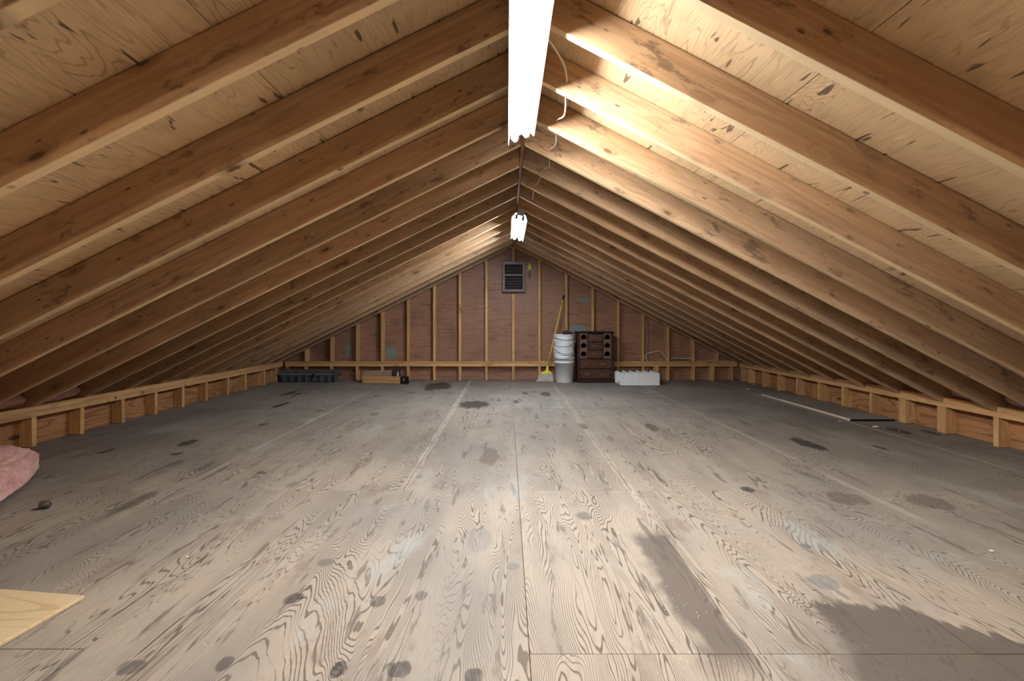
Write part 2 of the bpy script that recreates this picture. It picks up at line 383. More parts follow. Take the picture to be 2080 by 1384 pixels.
# ---- roof: rafters and sheathing on two slopes
roofs = {}
LEN = 4.25
for side, th in (('left', TL), ('right', TR)):
    rf = struct('ceiling_' + side); roofs[side] = rf
    c = .012 / math.cos(th)
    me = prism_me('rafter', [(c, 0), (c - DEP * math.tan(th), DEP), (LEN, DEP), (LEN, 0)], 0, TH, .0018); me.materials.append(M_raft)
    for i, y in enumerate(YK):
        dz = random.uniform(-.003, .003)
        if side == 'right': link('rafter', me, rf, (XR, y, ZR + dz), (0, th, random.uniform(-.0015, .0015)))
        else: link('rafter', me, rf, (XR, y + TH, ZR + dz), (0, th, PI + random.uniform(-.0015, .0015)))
    cuts = [-DEP * math.tan(th) - .012, .95, 2.17, 3.39, LEN]
    ys = {0: [YB, .5 + TH / 2 + .43 * 0, 2.94 - .287 + .019, 4.81, 7.0, 7.56], 1: [YB, 1.38, 3.53, 5.68, 7.56], 2: [YB, .52, 2.67, 4.81, 7.0, 7.56], 3: [YB, 1.38, 3.53, 5.68, 7.56]}
    for r in range(4):
        for a, b in zip(ys[r][:-1], ys[r][1:]):
            x0, x1, g = cuts[r] + .0015, cuts[r + 1] - .0015, .0015
            cx, cy = (x0 + x1) / 2, (a + b) / 2
            me = box_me('sheathing_panel', (x0 - cx, -(b - a) / 2 + g, 0), (x1 - cx, (b - a) / 2 - g, .013))
            s = 1 if side == 'right' else -1
            zo = DEP + .0045 + random.uniform(-.0008, .0008)
            wx = s * (cx * math.cos(th) + zo * math.sin(th)); wz = -cx * math.sin(th) + zo * math.cos(th)
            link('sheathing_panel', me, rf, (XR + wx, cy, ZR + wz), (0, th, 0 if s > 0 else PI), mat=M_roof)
rb = link('trim_1', box_me('ridge_board', (-(7.6 - YB) / 2, -.008, 0), ((7.6 - YB) / 2, .008, .15), .0015), None, (XR, (7.6 + YB) / 2, ZR + .008), (0, 0, PI / 2), mat=M_ridge)
tag(rb, 'dark ridge board running between the rafter tops', kind='structure')

def zroof(X):   # underside of sheathing
    return ZR + DEP / math.cos(TL) - .495 * (XR - X) if X < XR else ZR + DEP / math.cos(TR) - .52 * (X - XR)
def zraf(X):
    return ZR - .495 * (XR - X) if X < XR else ZR - .52 * (X - XR)

# ---- lumber pieces with shared meshes
_cache = {}
def stick(name, parent, loc, rot, L, W, D, mat):
    k = (round(L, 3), W, D, mat.name)
    if k not in _cache:
        _cache[k] = box_me(name, (0, -W / 2, 0), (L, W / 2, D), .0016); _cache[k].materials.append(mat)
    return link(name, _cache[k], parent, loc, rot)
def stud(parent, X, Y, z0, z1, W=.038, D=.089, ax='y'):
    # local x -> up; ax: direction of depth
    if ax == 'y': R = Matrix(((0, -1, 0), (0, 0, 1), (-1, 0, 0)))
    if ax == '-x': R = Matrix(((0, 0, -1), (0, 1, 0), (1, 0, 0)))
    if ax == '+x': R = Matrix(((0, 0, 1), (0, -1, 0), (1, 0, 0)))
    if ax == 'y': R = Matrix(((0, 1, 0), (0, 0, 1), (1, 0, 0)))
    e = R.to_euler()
    return stick('stud', parent, (X, Y, z0), e, z1 - z0, W, D, M_stud)

# ---- gable wall
gab = struct('wall_back')
PZ0, PZ1 = .212, .288
gx = [621, 672.7, 725, 776, 828.7, 882, 934, 988, 1042.6, 1096, 1150.6, 1204, 1256, 1307, 1357.6, 1409.5, 1458]
k_ = YG / F
for px in gx:
    X = (px - VX) * k_
    top = min(zraf(X - .02), zraf(X + .02)) + .05
    if px == 1042.6:
        stud(gab, X, YG + .004, PZ1 + .001, 1.305); stud(gab, X, YG + .03, 1.80, 2.02)
    else: stud(gab, X, YG + .004 + random.uniform(0, .006), PZ1 + .001, top)
low = [583] + gx[:-1] + [1333.5, 1447, 1487]
for px in low:
    wd = .075 if px in (1333.5, 1447) else .038
    stud(gab, (px - VX) * k_, YG + .002, .001, PZ0 - .001, W=wd)
for i, (z0, z1) in enumerate(((PZ0, .2495), (.2505, PZ1))):
    n = ((XL_ + .03, .9), (.902, XR_ - .02)) if i == 0 else ((XL_ + .03, -.6), (-.598, XR_ - .02))
    for a, b in n:
        stick('plate', gab, (a, YG - .002 - i * .003, (z0 + z1) / 2), (-PI / 2 * 0, 0, 0), b - a, .038, .089, M_stud).rotation_euler = Matrix(((1, 0, 0), (0, 0, 1), (0, -1, 0))).to_euler()
# gable sheathing, clipped to the roof
def clip(poly, n, d):
    out = []
    for i in range(len(poly)):
        a, b = poly[i], poly[(i + 1) % len(poly)]; da, db = n[0] * a[0] + n[1] * a[1] - d, n[0] * b[0] + n[1] * b[1] - d
        if da <= 0: out.append(a)
        if (da < 0) != (db < 0) and da != db:
            t = da / (da - db); out.append((a[0] + (b[0] - a[0]) * t, a[1] + (b[1] - a[1]) * t))
    return out
ZA = zroof(XR) + .004
xs = [-3.6, -2.36, -1.15, .07, 1.28, 2.5, 3.7]
for i in range(6):
    for z0, z1 in ((0, 2.3),):
        a, b = xs[i] + .0015, xs[i + 1] - .0015
        P = clip([(a, z0 + .0015), (b, z0 + .0015), (b, z1 - .0015), (a, z1 - .0015)], (-.495, 1), ZA - .495 * XR - .005)
        if len(P) > 2: P = clip(P, (.52, 1), ZA + .52 * XR - .005)
        if len(P) > 2:
            cx = (a + b) / 2
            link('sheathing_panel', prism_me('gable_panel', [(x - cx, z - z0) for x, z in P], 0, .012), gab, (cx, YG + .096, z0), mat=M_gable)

# ---- knee walls
for side, X, ax, sg in (('left', XL_, '-x', -1), ('right', XR_, '+x', 1)):
    kw = struct('wall_' + side)
    ysd = [.5 + .4135 * i for i in range(-3, 17)] if side == 'left' else [.53 + .4135 * i for i in range(-3, 17)]
    # studs: positions read off the photograph
    pl = [70, 168, 251, 318, 373, 420, 465, 500] if side == 'left' else [2022, 1915.5, 1835, 1768, 1711, 1662, 1618, 1580, 1549]
    yy = [abs(X) * F / abs(p - VX) for p in pl]
    yy += [yy[0] - .42 * j for j in range(1, 6)]
    if side == 'left': yy += [6.86, 7.22]
    else: yy += [7.12, 7.33]
    for y in yy:
        off = 0
        dbl = side == 'right' and any(abs(y - abs(X) * F / abs(p - VX)) < .01 for p in (1915.5, 1835))
        stud(kw, X + sg * random.uniform(.001, .004), y, .001, PZ0 - .001, ax=ax)
        if dbl: stud(kw, X + sg * .003, y + .040, .001, PZ0 - .001, ax=ax)
    y0, y1 = YB, 7.40
    for i, (z0, z1) in enumerate(((PZ0, .2495), (.2505, PZ1))):
        cut = (4.1, 2.9)[i]
        for a, b in ((y0, cut), (cut + .002, y1)):
            R = Matrix(((0, 0, sg), (1, 0, 0), (0, sg, 0)))
            stick('plate', kw, (X - sg * i * .002, a, (z0 + z1) / 2), R.to_euler(), b - a, .038, .089, M_stud)
    xb = X + sg * .0905
    for a, b in ((YB, .9), (.9, 3.34), (3.34, 5.78), (5.78, 7.5)):
        me = box_me('sheathing_panel', (-.006, -(b - a) / 2 + .0015, 0), (.006, (b - a) / 2 - .0015, .29))
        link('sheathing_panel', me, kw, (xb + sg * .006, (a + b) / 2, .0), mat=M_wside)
# rear gable behind the viewer
rear = struct('wall_front')
link('light_block', prism_me('light_block', [(-3.6, 0), (3.7, 0), (3.7, zroof(3.7)), (XR, zroof(XR)), (-3.6, zroof(-3.6))], 0, .004), gab, (0, YG + .1085, 0), mat=M_black)  # added black backing, keeps world light from leaking through the gable seams
P = [(-3.6, 0), (3.7, 0), (3.7, zroof(3.7)), (XR, zroof(XR)), (-3.6, zroof(-3.6))]
link('sheathing_panel', prism_me('rear_panel', P, 0, .012), rear, (0, YB - .014, 0), mat=M_gable)

# ------------------------------------------------------------------ fluorescent fixtures
def fixture(name, label, cX, cZ, y0, y1, tilt, tmat, wings=.076, bulbs=True, lip=-.034):
    """two-tube strip with winged reflector; local x across, y along, tubes hang to -z"""
    L = y1 - y0
    r = empty(name, (cX, y0, cZ), (0, tilt, 0)); tag(r, label, 'light fixture')
    bm = bmesh.new()
    prof = [(-wings, lip), (-wings + .004, lip + .004), (-.048, .016), (-.030, .020), (-.030, .058), (.030, .058), (.030, .020), (.048, .016), (wings - .004, lip + .004), (wings, lip),
            (wings + .002, lip + .002), (.050, .019), (.033, .023), (.033, .061), (-.033, .061), (-.033, .023), (-.050, .019), (-wings - .002, lip + .002)]
    a = [bm.verts.new((x, 0, z)) for x, z in prof]; b = [bm.verts.new((x, L, z)) for x, z in prof]; n = len(prof)
    for i in range(n): bm.faces.new((a[i], b[i], b[(i + 1) % n], a[(i + 1) % n]))
    m = n // 2
    for i in range(m - 1):
        for v in (a, b): bm.faces.new((v[i], v[i + 1], v[n - 2 - i], v[n - 1 - i]))
    link('housing', bm_me('fixture_housing', bm), r, mat=M_white)
    cv = box_me('channel_cover', (-.0295, .002, .008), (.0295, L - .002, .020), .003); link('channel_cover', cv, r, mat=M_white)
    for s in (-1, 1):
        bm = bmesh.new(); lathe_bm(bm, [(.004, 0), (.017, 0), (.019, .003), (.019, L - .073), (.017, L - .07), (.004, L - .07)], 20, True, True, Matrix.Translation((s * .033, .035, -.016)) @ Matrix.Rotation(-PI / 2, 4, 'X'))
        t = link('tube', bm_me('fluorescent_tube', bm, True), r, mat=tmat)
        for e in (.020, L - .034):
            so = box_me('lamp_socket', (s * .033 - .012, e, -.036), (s * .033 + .012, e + .014, .012), .003, 2); link('lamp_socket', so, r, mat=M_black if name == 'light_fixture' and not bulbs else M_white)
    for e in (0, L):
        ep = box_me('end_plate', (-.034, e - .0015, -.0), (.034, e + .0015, .064), .001); link('end_plate', ep, r, mat=M_steel)
    for e in (.18, L - .18):
        # hanger strap up to the ridge
        hs = box_me('hanger_strap', (-.008, e - .001, .0605), (.008, e + .001, .0605 + .07), 0); link('hanger_strap', hs, r, mat=M_steel)
    return r
def fix_c(l, r, Y):   # centre from the two lip corners
    return ((l[0] - VX) + (r[0] - VX)) / 2 * Y / F, H + (VY - (l[1] + r[1]) / 2) * Y / F
f1 = fixture('light_fixture', 'lit two-tube fluorescent fixture glaring white along the ridge', .066, 1.925, 1.47, 2.72, -math.radians(21), M_tube)
f2 = fixture('light_fixture', 'dim two-tube fluorescent fixture hanging before the gable vent', .127, 1.915, 4.75, 6.02, math.radians(14), M_tube2, bulbs=False)
f3 = fixture('light_fixture', 'added warm fluorescent fixture on the ridge, unseen behind the viewer', .10, 1.92, -1.5, -.25, 0, M_tube3, .085, lip=-.045)  # unseen lamp added to give the near end its warm light

# ------------------------------------------------------------------ cables
def cable(name, pts, r, label, n=8, mat=None):
    bm = bmesh.new(); tube_bm(bm, spline(pts, n), r, 8)
    o = link(name, bm_me(name, bm, True), mat=mat or M_cable); return tag(o, label, 'cable')
pts = [(.135, 1.86, 1.985), (.185, 1.95, 1.985), (.245, 2.10, 1.985), (.266, 2.20, 1.974)]
hx = [(.266, 2.238, 1.974), (.265, 2.667, 1.976), (.262, 3.095, 1.966), (.263, 3.524, 1.982), (.222, 3.953, 1.985), (.231, 4.382, 1.986)]
for i, h in enumerate(hx):
    pts.append(h)
    if i < len(hx) - 1:
        q = hx[i + 1]; pts.append(((h[0] + q[0]) / 2 + .022 - .03 * (i > 2), (h[1] + q[1]) / 2, (h[2] + q[2]) / 2 - .034 - .01 * (i == 0)))
cable('electrical_cable', pts, .0042, 'pale cable threaded through holes in the rafters beside the lit fixture')
YC = YG + .055
gpts = [at(1312, 652, YC), at(1314, 690, YC), at(1313, 715, YC), at(1314.5, 745, YC), at(1314, 770, YC)]
cable('electrical_cable', gpts, .005, 'pale cable dropping straight down beside a gable stud')
gpts = [at(1315.5, 736, YC - .06), at(1311.5, 724, YC - .06), at(1318, 718, YC - .06), at(1340, 714, YC - .06), at(1350, 724, YC - .06), at(1357, 736, YC - .06)]
cable('electrical_cable', gpts, .0065, 'white cable looping up over the gable wall plate')
gpts = [at(1362, 728, YC), at(1385, 728.5, YC), at(1407, 729.5, YC), at(1420, 733.5, YC), at(1432, 735, YC), at(1445, 732, YC), at(1458, 732, YC), at(1475, 734, YC), at(1490, 734, YC)]
cable('electrical_cable', gpts, .0065, 'white cable running level between the lowest gable studs')

# ------------------------------------------------------------------ gable vent
vx0, vx1, vz0, vz1 = -.066, .268, 1.335, 1.80
YV = YG + .045
v = empty('gable_vent', ((vx0 + vx1) / 2, YV, vz0)); tag(v, 'dark louvred vent high in the gable wall', 'vent')
W2, HH = (vx1 - vx0) / 2, vz1 - vz0
for nm, lo, hi in (('frame_rail', (-W2, -.02, 0), (W2, .05, .045)), ('frame_rail', (-W2, -.02, HH - .05), (W2, .05, HH)), ('frame_stile', (-W2, -.022, .046), (-W2 + .032, .05, HH - .051)), ('frame_stile', (W2 - .032, -.022, .046), (W2, .05, HH - .051))):
    link(nm, box_me(nm, lo, hi, .002), v, mat=M_vent)
link('backing', box_me('vent_backing', (-W2 + .03, .034, .046), (W2 - .03, .048, HH - .051)), v, mat=M_ventd)
nl = 9
me = box_me('louvre', (-W2 + .034, -.019, -.0015), (W2 - .034, .019, .0015)); me.materials.append(M_vent)
for i in range(nl): link('louvre', me, v, (0, .012, .066 + i * (HH - .14) / (nl - 1)), (math.radians(-42), 0, 0))
link('pull_bar', box_me('pull_bar', (-W2 + .034, -.012, HH * .55), (W2 - .034, -.008, HH * .55 + .008)), v, mat=M_steel)
for s in (-1, 1):
    bm = bmesh.new(); tube_bm(bm, [(s * (W2 + .006), -.018, -.04), (s * (W2 + .006), -.018, .12)], .0035, 6); link('latch_rod', bm_me('latch_rod', bm), v, mat=M_brass)
# yellow pointed tag by the vent
bm = bmesh.new(); s = [(0, .115), (.022, .06), (.014, .05), (.026, .02), (.012, .012), (.018, 0), (-.018, 0), (-.012, .012), (-.026, .02), (-.014, .05), (-.022, .06)]
yt = link('plastic_tag', prism_me('plastic_tag', s, 0, .012, .002), None, tuple(at(1076, 548, YG + .08)), mat=M_yellow)
bm.free(); tag(yt, 'small yellow pointed tag on the gable wall beside the vent', 'tag')
yt.location.y = YG + .0835

# ------------------------------------------------------------------ broom
br = empty('broom', (.578, 7.255, 0)); tag(br, 'yellow-handled broom with pale bristles leaning on the gable studs', 'broom')
def L(p): return Vector(p) - br.location
top = Vector((.853, 7.398, 1.285)); capT = Vector((.595, 7.285, .20))
bm = bmesh.new(); d = (top - capT); tube_bm(bm, [L(capT), L(capT + d * .94)], .0125, 12); link('handle', bm_me('broom_handle', bm, True), br, mat=M_pole)
bm = bmesh.new(); tube_bm(bm, [L(capT + d * .938), L(capT + d * .945), L(top - d * .01), L(top)], [.0135, .016, .016, .010], 12); link('grip', bm_me('broom_grip', bm, True), br, mat=M_black)
def loft(name, secs, mat, parent):
    bm = bmesh.new(); R = []
    for cx, cy, z, hw, hd in secs: R.append([bm.verts.new((cx + sx * hw, cy + sy * hd, z)) for sx, sy in ((-1, -.6), (-.8, -1), (.8, -1), (1, -.6), (1, .6), (.8, 1), (-.8, 1), (-1, .6))])
    for a, b in zip(R[:-1], R[1:]):
        for i in range(8): bm.faces.new((a[i], a[(i + 1) % 8], b[(i + 1) % 8], b[i]))
    bm.faces.new(R[0][::-1]); bm.faces.new(R[-1])
    return link(name, bm_me(name, bm), parent, mat=mat)
loft('head', [(0, 0, .118, .088, .024), (.004, .002, .142, .080, .024), (.012, .012, .158, .035, .02), (.016, .018, .178, .018, .017), (.020, .026, .235, .015, .015)], M_yellow, br)
bm = bmesh.new()
for i in range(26):
    for j in range(3):
        u = -1 + 2 * i / 25 + random.uniform(-.03, .03); w_ = (j - 1)
        tube_bm(bm, [(u * .082, w_ * .014, .120), (u * .108 - .012, w_ * .020 + random.uniform(-.006, .006), .05), (u * .125 - .022 + random.uniform(-.004, .004), w_ * .028 + random.uniform(-.008, .008), random.uniform(.002, .010))], [.0055, .006, .005], 5)
link('bristles', bm_me('broom_bristles', bm), br, mat=M_brist)

# ------------------------------------------------------------------ nested buckets
bx, by = .834, 7.215
prof = [(.0, .003), (.116, .003), (.119, 0), (.123, .006), (.1435, .285), (.1455, .285), (.150, .292), (.150, .299), (.1465, .302), (.1465, .318), (.150, .321), (.150, .327), (.147, .330), (.147, .348), (.152, .352), (.152, .366), (.149, .370), (.146, .366), (.1415, .28), (.119, .010), (0, .008)]
bm = bmesh.new(); lathe_bm(bm, [(max(r, .0005), z) for r, z in prof], 40); me_b = bm_me('bucket_body', bm, True)
def bail(rz, drop, front):
    R = .157; pts = []
    for i in range(15):
        a = PI * i / 14
        x = R * math.cos(a); y = -R * math.sin(a) * front; z = .340 - drop * math.sin(a)
        pts.append((x, y, z))
    bm = bmesh.new(); tube_bm(bm, pts, .0030, 6)
    me = bm_me('bail', bm, True); me.transform(Matrix.Rotation(rz, 4, 'Z')); return me
BL = ['lowest white bucket of the stack, its whole side showing', 'second white bucket from the bottom of the stack', 'middle white bucket of the stack beside the broom', 'second white bucket from the top of the stack', 'topmost white bucket of the stack, holding a black tool']
STEP = .083
for i in range(5):
    b = empty('bucket', (bx + (.004, 0, -.003, .003, 0)[i], by + (0, .001, -.002, .001, 0)[i], .001 + i * STEP), (0, 0, random.uniform(-.3, .3)))
    tag(b, BL[i], 'bucket', 'nested white buckets'); link('body', me_b, b, mat=M_bucket)
    link('bail_handle', bail((.1, -.25, .3, -.15, .2)[i], (.005, .08, .10, .06, .05)[i], 1.0), b, mat=M_wire)
    for s in (-1, 1):
        bm = bmesh.new(); lathe_bm(bm, [(.012, 0), (.012, .006), (.008, .008)], 12, True, True, Matrix.Rotation((.1, -.25, .3, -.15, .2)[i], 4, 'Z') @ Matrix.Translation((s * .149, 0, .338)) @ Matrix.Rotation(s * PI / 2, 4, 'Y'))
        link('handle_lug', bm_me('handle_lug', bm), b, mat=M_bucket)
# black trowel-like tool resting in the top bucket
zt = .001 + 4 * STEP + .37
tl = empty('black_tool', (bx + .055, by - .02, zt)); tag(tl, 'black curved plastic tool poking out of the top bucket', 'tool')
loft('blade', [(0, 0, -.30, .055, .012), (0, 0, -.10, .07, .014), (-.005, 0, .0, .072, .018), (-.02, 0, .028, .06, .018), (-.035, 0, .055, .03, .012)], M_black, tl)
bm = bmesh.new(); tube_bm(bm, spline([(.03, 0, .02), (.055, 0, .022), (.08, 0, .008), (.092, 0, -.02)], 5), .007, 8); link('hook', bm_me('tool_hook', bm, True), tl, mat=M_black)

# ------------------------------------------------------------------ dresser
dx0, dx1, dy0, dy1, dh = 1.022, 1.545, 7.145, 7.405, .745
d = empty('dresser', (dx0, dy0, 0)); tag(d, 'dark wooden dresser with drawers and round bottle holes by the gable wall', 'dresser')
DW, DD = dx1 - dx0, dy1 - dy0
def dp(name, lo, hi, mat=None, bev=.003, par=None): return link(name, box_me(name, lo, hi, bev), par or d, mat=mat or M_dress)
dp('side_panel', (.004, .012, .03), (.022, DD, dh - .022)); dp('side_panel', (DW - .022, .012, .03), (DW - .004, DD, dh - .022))
dp('back_panel', (.022, DD - .012, .03), (DW - .022, DD - .002, dh - .022))
dp('top', (-.012, -.014, dh - .022), (DW + .012, DD, dh), bev=.006)
dp('base', (-.004, -.006, 0), (DW + .004, DD, .05), bev=.006)
for x in (0, DW - .036):
    dp('corner_post', (x, 0, .05), (x + .036, .04, dh - .022), bev=.005)
    for z in (.15, .30, .42, .57):
        bm = bmesh.new(); lathe_bm(bm, [(.006, 0), (.005, .003), (.002, .005)], 10, True, True, Matrix.Translation((x + (.030 if x == 0 else .006), 0, z)) @ Matrix.Rotation(PI / 2, 4, 'X')); link('stud_nail', bm_me('stud_nail', bm), d, mat=M_brass)
def handle(parent, x, z):
    bm = bmesh.new(); tube_bm(bm, spline([(x - .026, -.004, z + .006), (x - .016, -.014, z - .006), (x, -.017, z - .012), (x + .016, -.014, z - .006), (x + .026, -.004, z + .006)], 4), .0032, 6)
    for s in (-1, 1): bm_box(bm, (x + s * .026 - .006, -.004, z - .002), (x + s * .026 + .006, 0, z + .014))
    link('handle', bm_me('drawer_handle', bm, True), parent, mat=M_brass)
def drawer(x0, x1, z0, z1, hs, y=.004):
    o = link('drawer', box_me('drawer', (x0, 0, z0), (x1, .19, z1), .005, 2), d, (0, y, 0), mat=M_dpanel)
    for hx_ in hs: handle(o, hx_, (z0 + z1) / 2)
IX0, IX1 = .038, DW - .038
drawer(IX0, IX1, .058, .192, (IX0 + .11, IX1 - .11)); drawer(IX0, IX1, .208, .335, (IX0 + .11, IX1 - .11))
dp('rail', (.036, .008, .194), (DW - .036, .03, .206), bev=.002); dp('rail', (.036, .008, .337), (DW - .036, .03, .352), bev=.002)
CW = .105
for zc in (.358, .480, .600):
    z1 = zc + (.112 if zc < .4 else .108)
    drawer(IX0 + CW + .014, IX1 - CW - .014, zc, z1, ((IX0 + IX1) / 2,))
    if zc > .4: dp('rail', (IX0 + CW + .012, .008, zc - .010), (IX1 - CW - .012, .03, zc - .001), bev=.002)
dp('divider', (IX0 + CW + .002, 0, .352), (IX0 + CW + .012, .03, dh - .022), bev=.002); dp('divider', (IX1 - CW - .012, 0, .352), (IX1 - CW - .002, .03, dh - .022), bev=.002)
for x0 in (IX0, IX1 - CW):
    tubes_ = []; bm = bmesh.new(); z = .354; hh = (dh - .024 - z) / 3
    for i in range(3):
        cx, cz, r, n = x0 + CW / 2, z + hh * (i + .5), .041, 24
        o_, i_, b_ = [], [], []
        for k in range(n):
            a = 2 * PI * k / n; c, s_ = math.cos(a), math.sin(a); m = max(abs(c), abs(s_))
            o_.append(bm.verts.new((cx + c / m * CW / 2, .006, cz + s_ / m * hh / 2)))
            zz = max(s_ * r, -.030)
            i_.append(bm.verts.new((cx + c * r, .006, cz + zz))); b_.append(bm.verts.new((cx + c * r, .20, cz + zz)))
        for k in range(n):
            j = (k + 1) % n; bm.faces.new((o_[k], o_[j], i_[j], i_[k]))
        hb = bmesh.new(); A_ = [hb.verts.new(q.co + Vector((0, .001, 0))) for q in i_]; B_ = [hb.verts.new(q.co) for q in b_]
        for k in range(n): hb.faces.new((A_[k], A_[(k + 1) % n], B_[(k + 1) % n], B_[k]))
        hb.faces.new(B_); tubes_.append(bm_me('bottle_hole', hb, True))
        for q in b_: bm.verts.remove(q)
    rk = link('bottle_rack', bm_me('bottle_rack', bm), d, mat=M_rack)
    for q in tubes_: link('bottle_hole', q, rk, mat=M_black)

# ------------------------------------------------------------------ polystyrene tray
t = empty('foam_tray', (1.587, 6.872, 0)); tag(t, 'white polystyrene packing tray with five compartments on the floor', 'packing tray')
TW, TD, THh = .543, .40, .165
link('base', box_me('tray_base', (0, .03, 0), (TW, TD, .055), .004), t, mat=M_foam)
bm = bmesh.new(); bm_box(bm, (0, 0, 0), (TW, .03, .062)); cw = TW / 5.35; m0 = (TW - 5 * cw) / 2
for i in range(6):
    c = m0 + i * cw; e = .020
    bm_box(bm, (max(0, c - e), 0, .062), (min(TW, c + e), .03, THh))
link('front_wall', bm_me('tray_front', bm), t, mat=M_foam)
for i in range(5):
    link('recess_panel', box_me('recess_panel', (m0 + i * cw + .0205, .005, .0625), (m0 + (i + 1) * cw - .0205, .028, THh - .006), .002), t, mat=M_foam)
for i in range(6):
    c = m0 + i * cw
    link('divider', prism_me('tray_divider', [(max(0, c - .014), .0555), (min(TW, c + .014), .0555), (min(TW, c + .009), THh + .004), (max(0, c - .009), THh + .004)], .031, TD - .002), t, mat=M_foam)
for i in range(4):
    y = .08 + i * .085
    link('side_rib', box_me('side_rib', (-.016, y, .045 if i != 2 else .004), (-.0005, y + .04, THh - .004), .003), t, mat=M_foam)

# ------------------------------------------------------------------ long grey box at the left
gl, gr, gy = -3.36 + .02, -2.545, 7.20
gb = empty('storage_box', (gl, gy, 0)); tag(gb, 'long dark grey lidded box against the gable wall under the eaves', 'box')
GW = gr - gl
bm = bmesh.new()
def bxs(bm, z0, z1, i0, i1, dp0, dp1): # tapered box
    v = [bm.verts.new(p) for p in ((i0, i0, z0), (GW - i0, i0, z0), (GW - i0, dp0, z0), (i0, dp0, z0), (i1, i1, z1), (GW - i1, i1, z1), (GW - i1, dp1, z1), (i1, dp1, z1))]
    for f in ((3, 2, 1, 0), (4, 5, 6, 7), (0, 1, 5, 4), (1, 2, 6, 5), (2, 3, 7, 6), (3, 0, 4, 7)): bm.faces.new([v[k] for k in f])
bxs(bm, .0, .105, .03, .012, .17, .19); link('body', bm_me('box_body', bm), gb, mat=M_greybox)
link('rim', box_me('box_rim', (-.006, -.008, .106), (GW + .006, .196, .122), .004, 2), gb, mat=plain('grey_rim', (.24, .25, .26), .35))
link('lid', prism_me('box_lid', [(0, 0), (GW, 0), (GW - .01, .055), (.01, .055)], 0, .15, .006), gb, (0, .03, .122), mat=M_greybox)
for i in range(7):
    x = .07 + i * (GW - .14) / 6
    link('rib', prism_me('box_rib', [(x - .012, .008), (x + .012, .008), (x + .016, .10), (x - .016, .10)], -.004, .03), gb, mat=M_greybox)
link('end_cap', box_me('box_end', (GW + .001, .01, .0), (GW + .022, .17, .175), .006, 2), gb, mat=M_greybox)
link('latch', box_me('box_latch', (GW * .62, -.014, .07), (GW * .62 + .03, -.004, .125), .003), gb, mat=M_black)

# ------------------------------------------------------------------ two boards with black ends
def board(name, label, A, B, h, thk, endl, mat):
    A, B = Vector(A), Vector(B); ang = math.atan2(B.y - A.y, B.x - A.x); Ln = (B - A).length
    o = empty(name, A, (0, 0, ang)); tag(o, label, 'board')
    link('timber', box_me('timber', (0, 0, .001), (Ln - endl, thk, h), .002), o, mat=mat)
    link('end_block', box_me('end_block', (Ln - endl + .001, -.004, .0), (Ln, thk + .004, h + .006), .006, 2), o, mat=M_black)
    return o, Ln
o, Ln = board('timber_board', 'short honey-coloured board with a black end block, in front of its darker twin', (-2.10, 7.13, 0), (-1.405, 6.98, 0), .102, .04, .12, M_stud)
link('end_pin', box_me('end_pin', (Ln - .065, -.007, .045), (Ln - .058, -.0045, .085)), o, mat=M_white)
o, Ln = board('timber_board', 'raised darker board with a black end block and pink tag, behind the honey-coloured board', (-2.115, 7.205, 0), (-1.585, 7.33, 0), .165, .04, .13, lumber('weathered_board', (.34, .255, .18, 1), (.22, .155, .105, 1)))
link('paper_tag', prism_me('paper_tag', [(Ln - .062, .03), (Ln - .03, .03), (Ln - .025, .12), (Ln - .04, .158), (Ln - .052, .12)], -.007, -.005), o, mat=plain('pink_tag', (.62, .42, .40), .6))

# ------------------------------------------------------------------ loose strip of sheet along the right wall
ls = empty('plywood_strip', (3.075, 4.41, 0)); tag(ls, 'loose grey plywood strip lying raised along the knee wall', 'plywood')
link('face_sheet', box_me('strip_face', (.004, .003, .002), (.398, 1.55, .019), .001), ls, mat=M_floor)
link('split_edge', box_me('strip_edge', (-.002, .002, .002), (.0035, 1.1, .019), .0008), ls, mat=M_paleedge)
bm = bmesh.new()
for i in range(24):
    y = 1.1 + i * .019; bm_box(bm, (-.002 + random.uniform(-.004, .003), y, .002), (.0035, y + random.uniform(.006, .017), .012 + random.uniform(0, .007)))
link('splinters', bm_me('splinters', bm), ls, mat=M_paleedge)
link('cut_end', box_me('strip_end', (.0, -.001, .001), (.398, .0025, .0185)), ls, mat=M_black)

# ------------------------------------------------------------------ pine offcut, bottom left
A = Vector((-1.365, 1.592, 0)); ang = math.atan2(.04, -.32)
pb = link('plywood_offcut', box_me('offcut', (0, 0, 0), (.62, .55, .011), .0015), None, (A.x, A.y, .0012), (0, 0, ang), mat=M_pine)
tag(pb, 'clean pale pine plywood offcut lying flat on the grey floor', 'plywood')

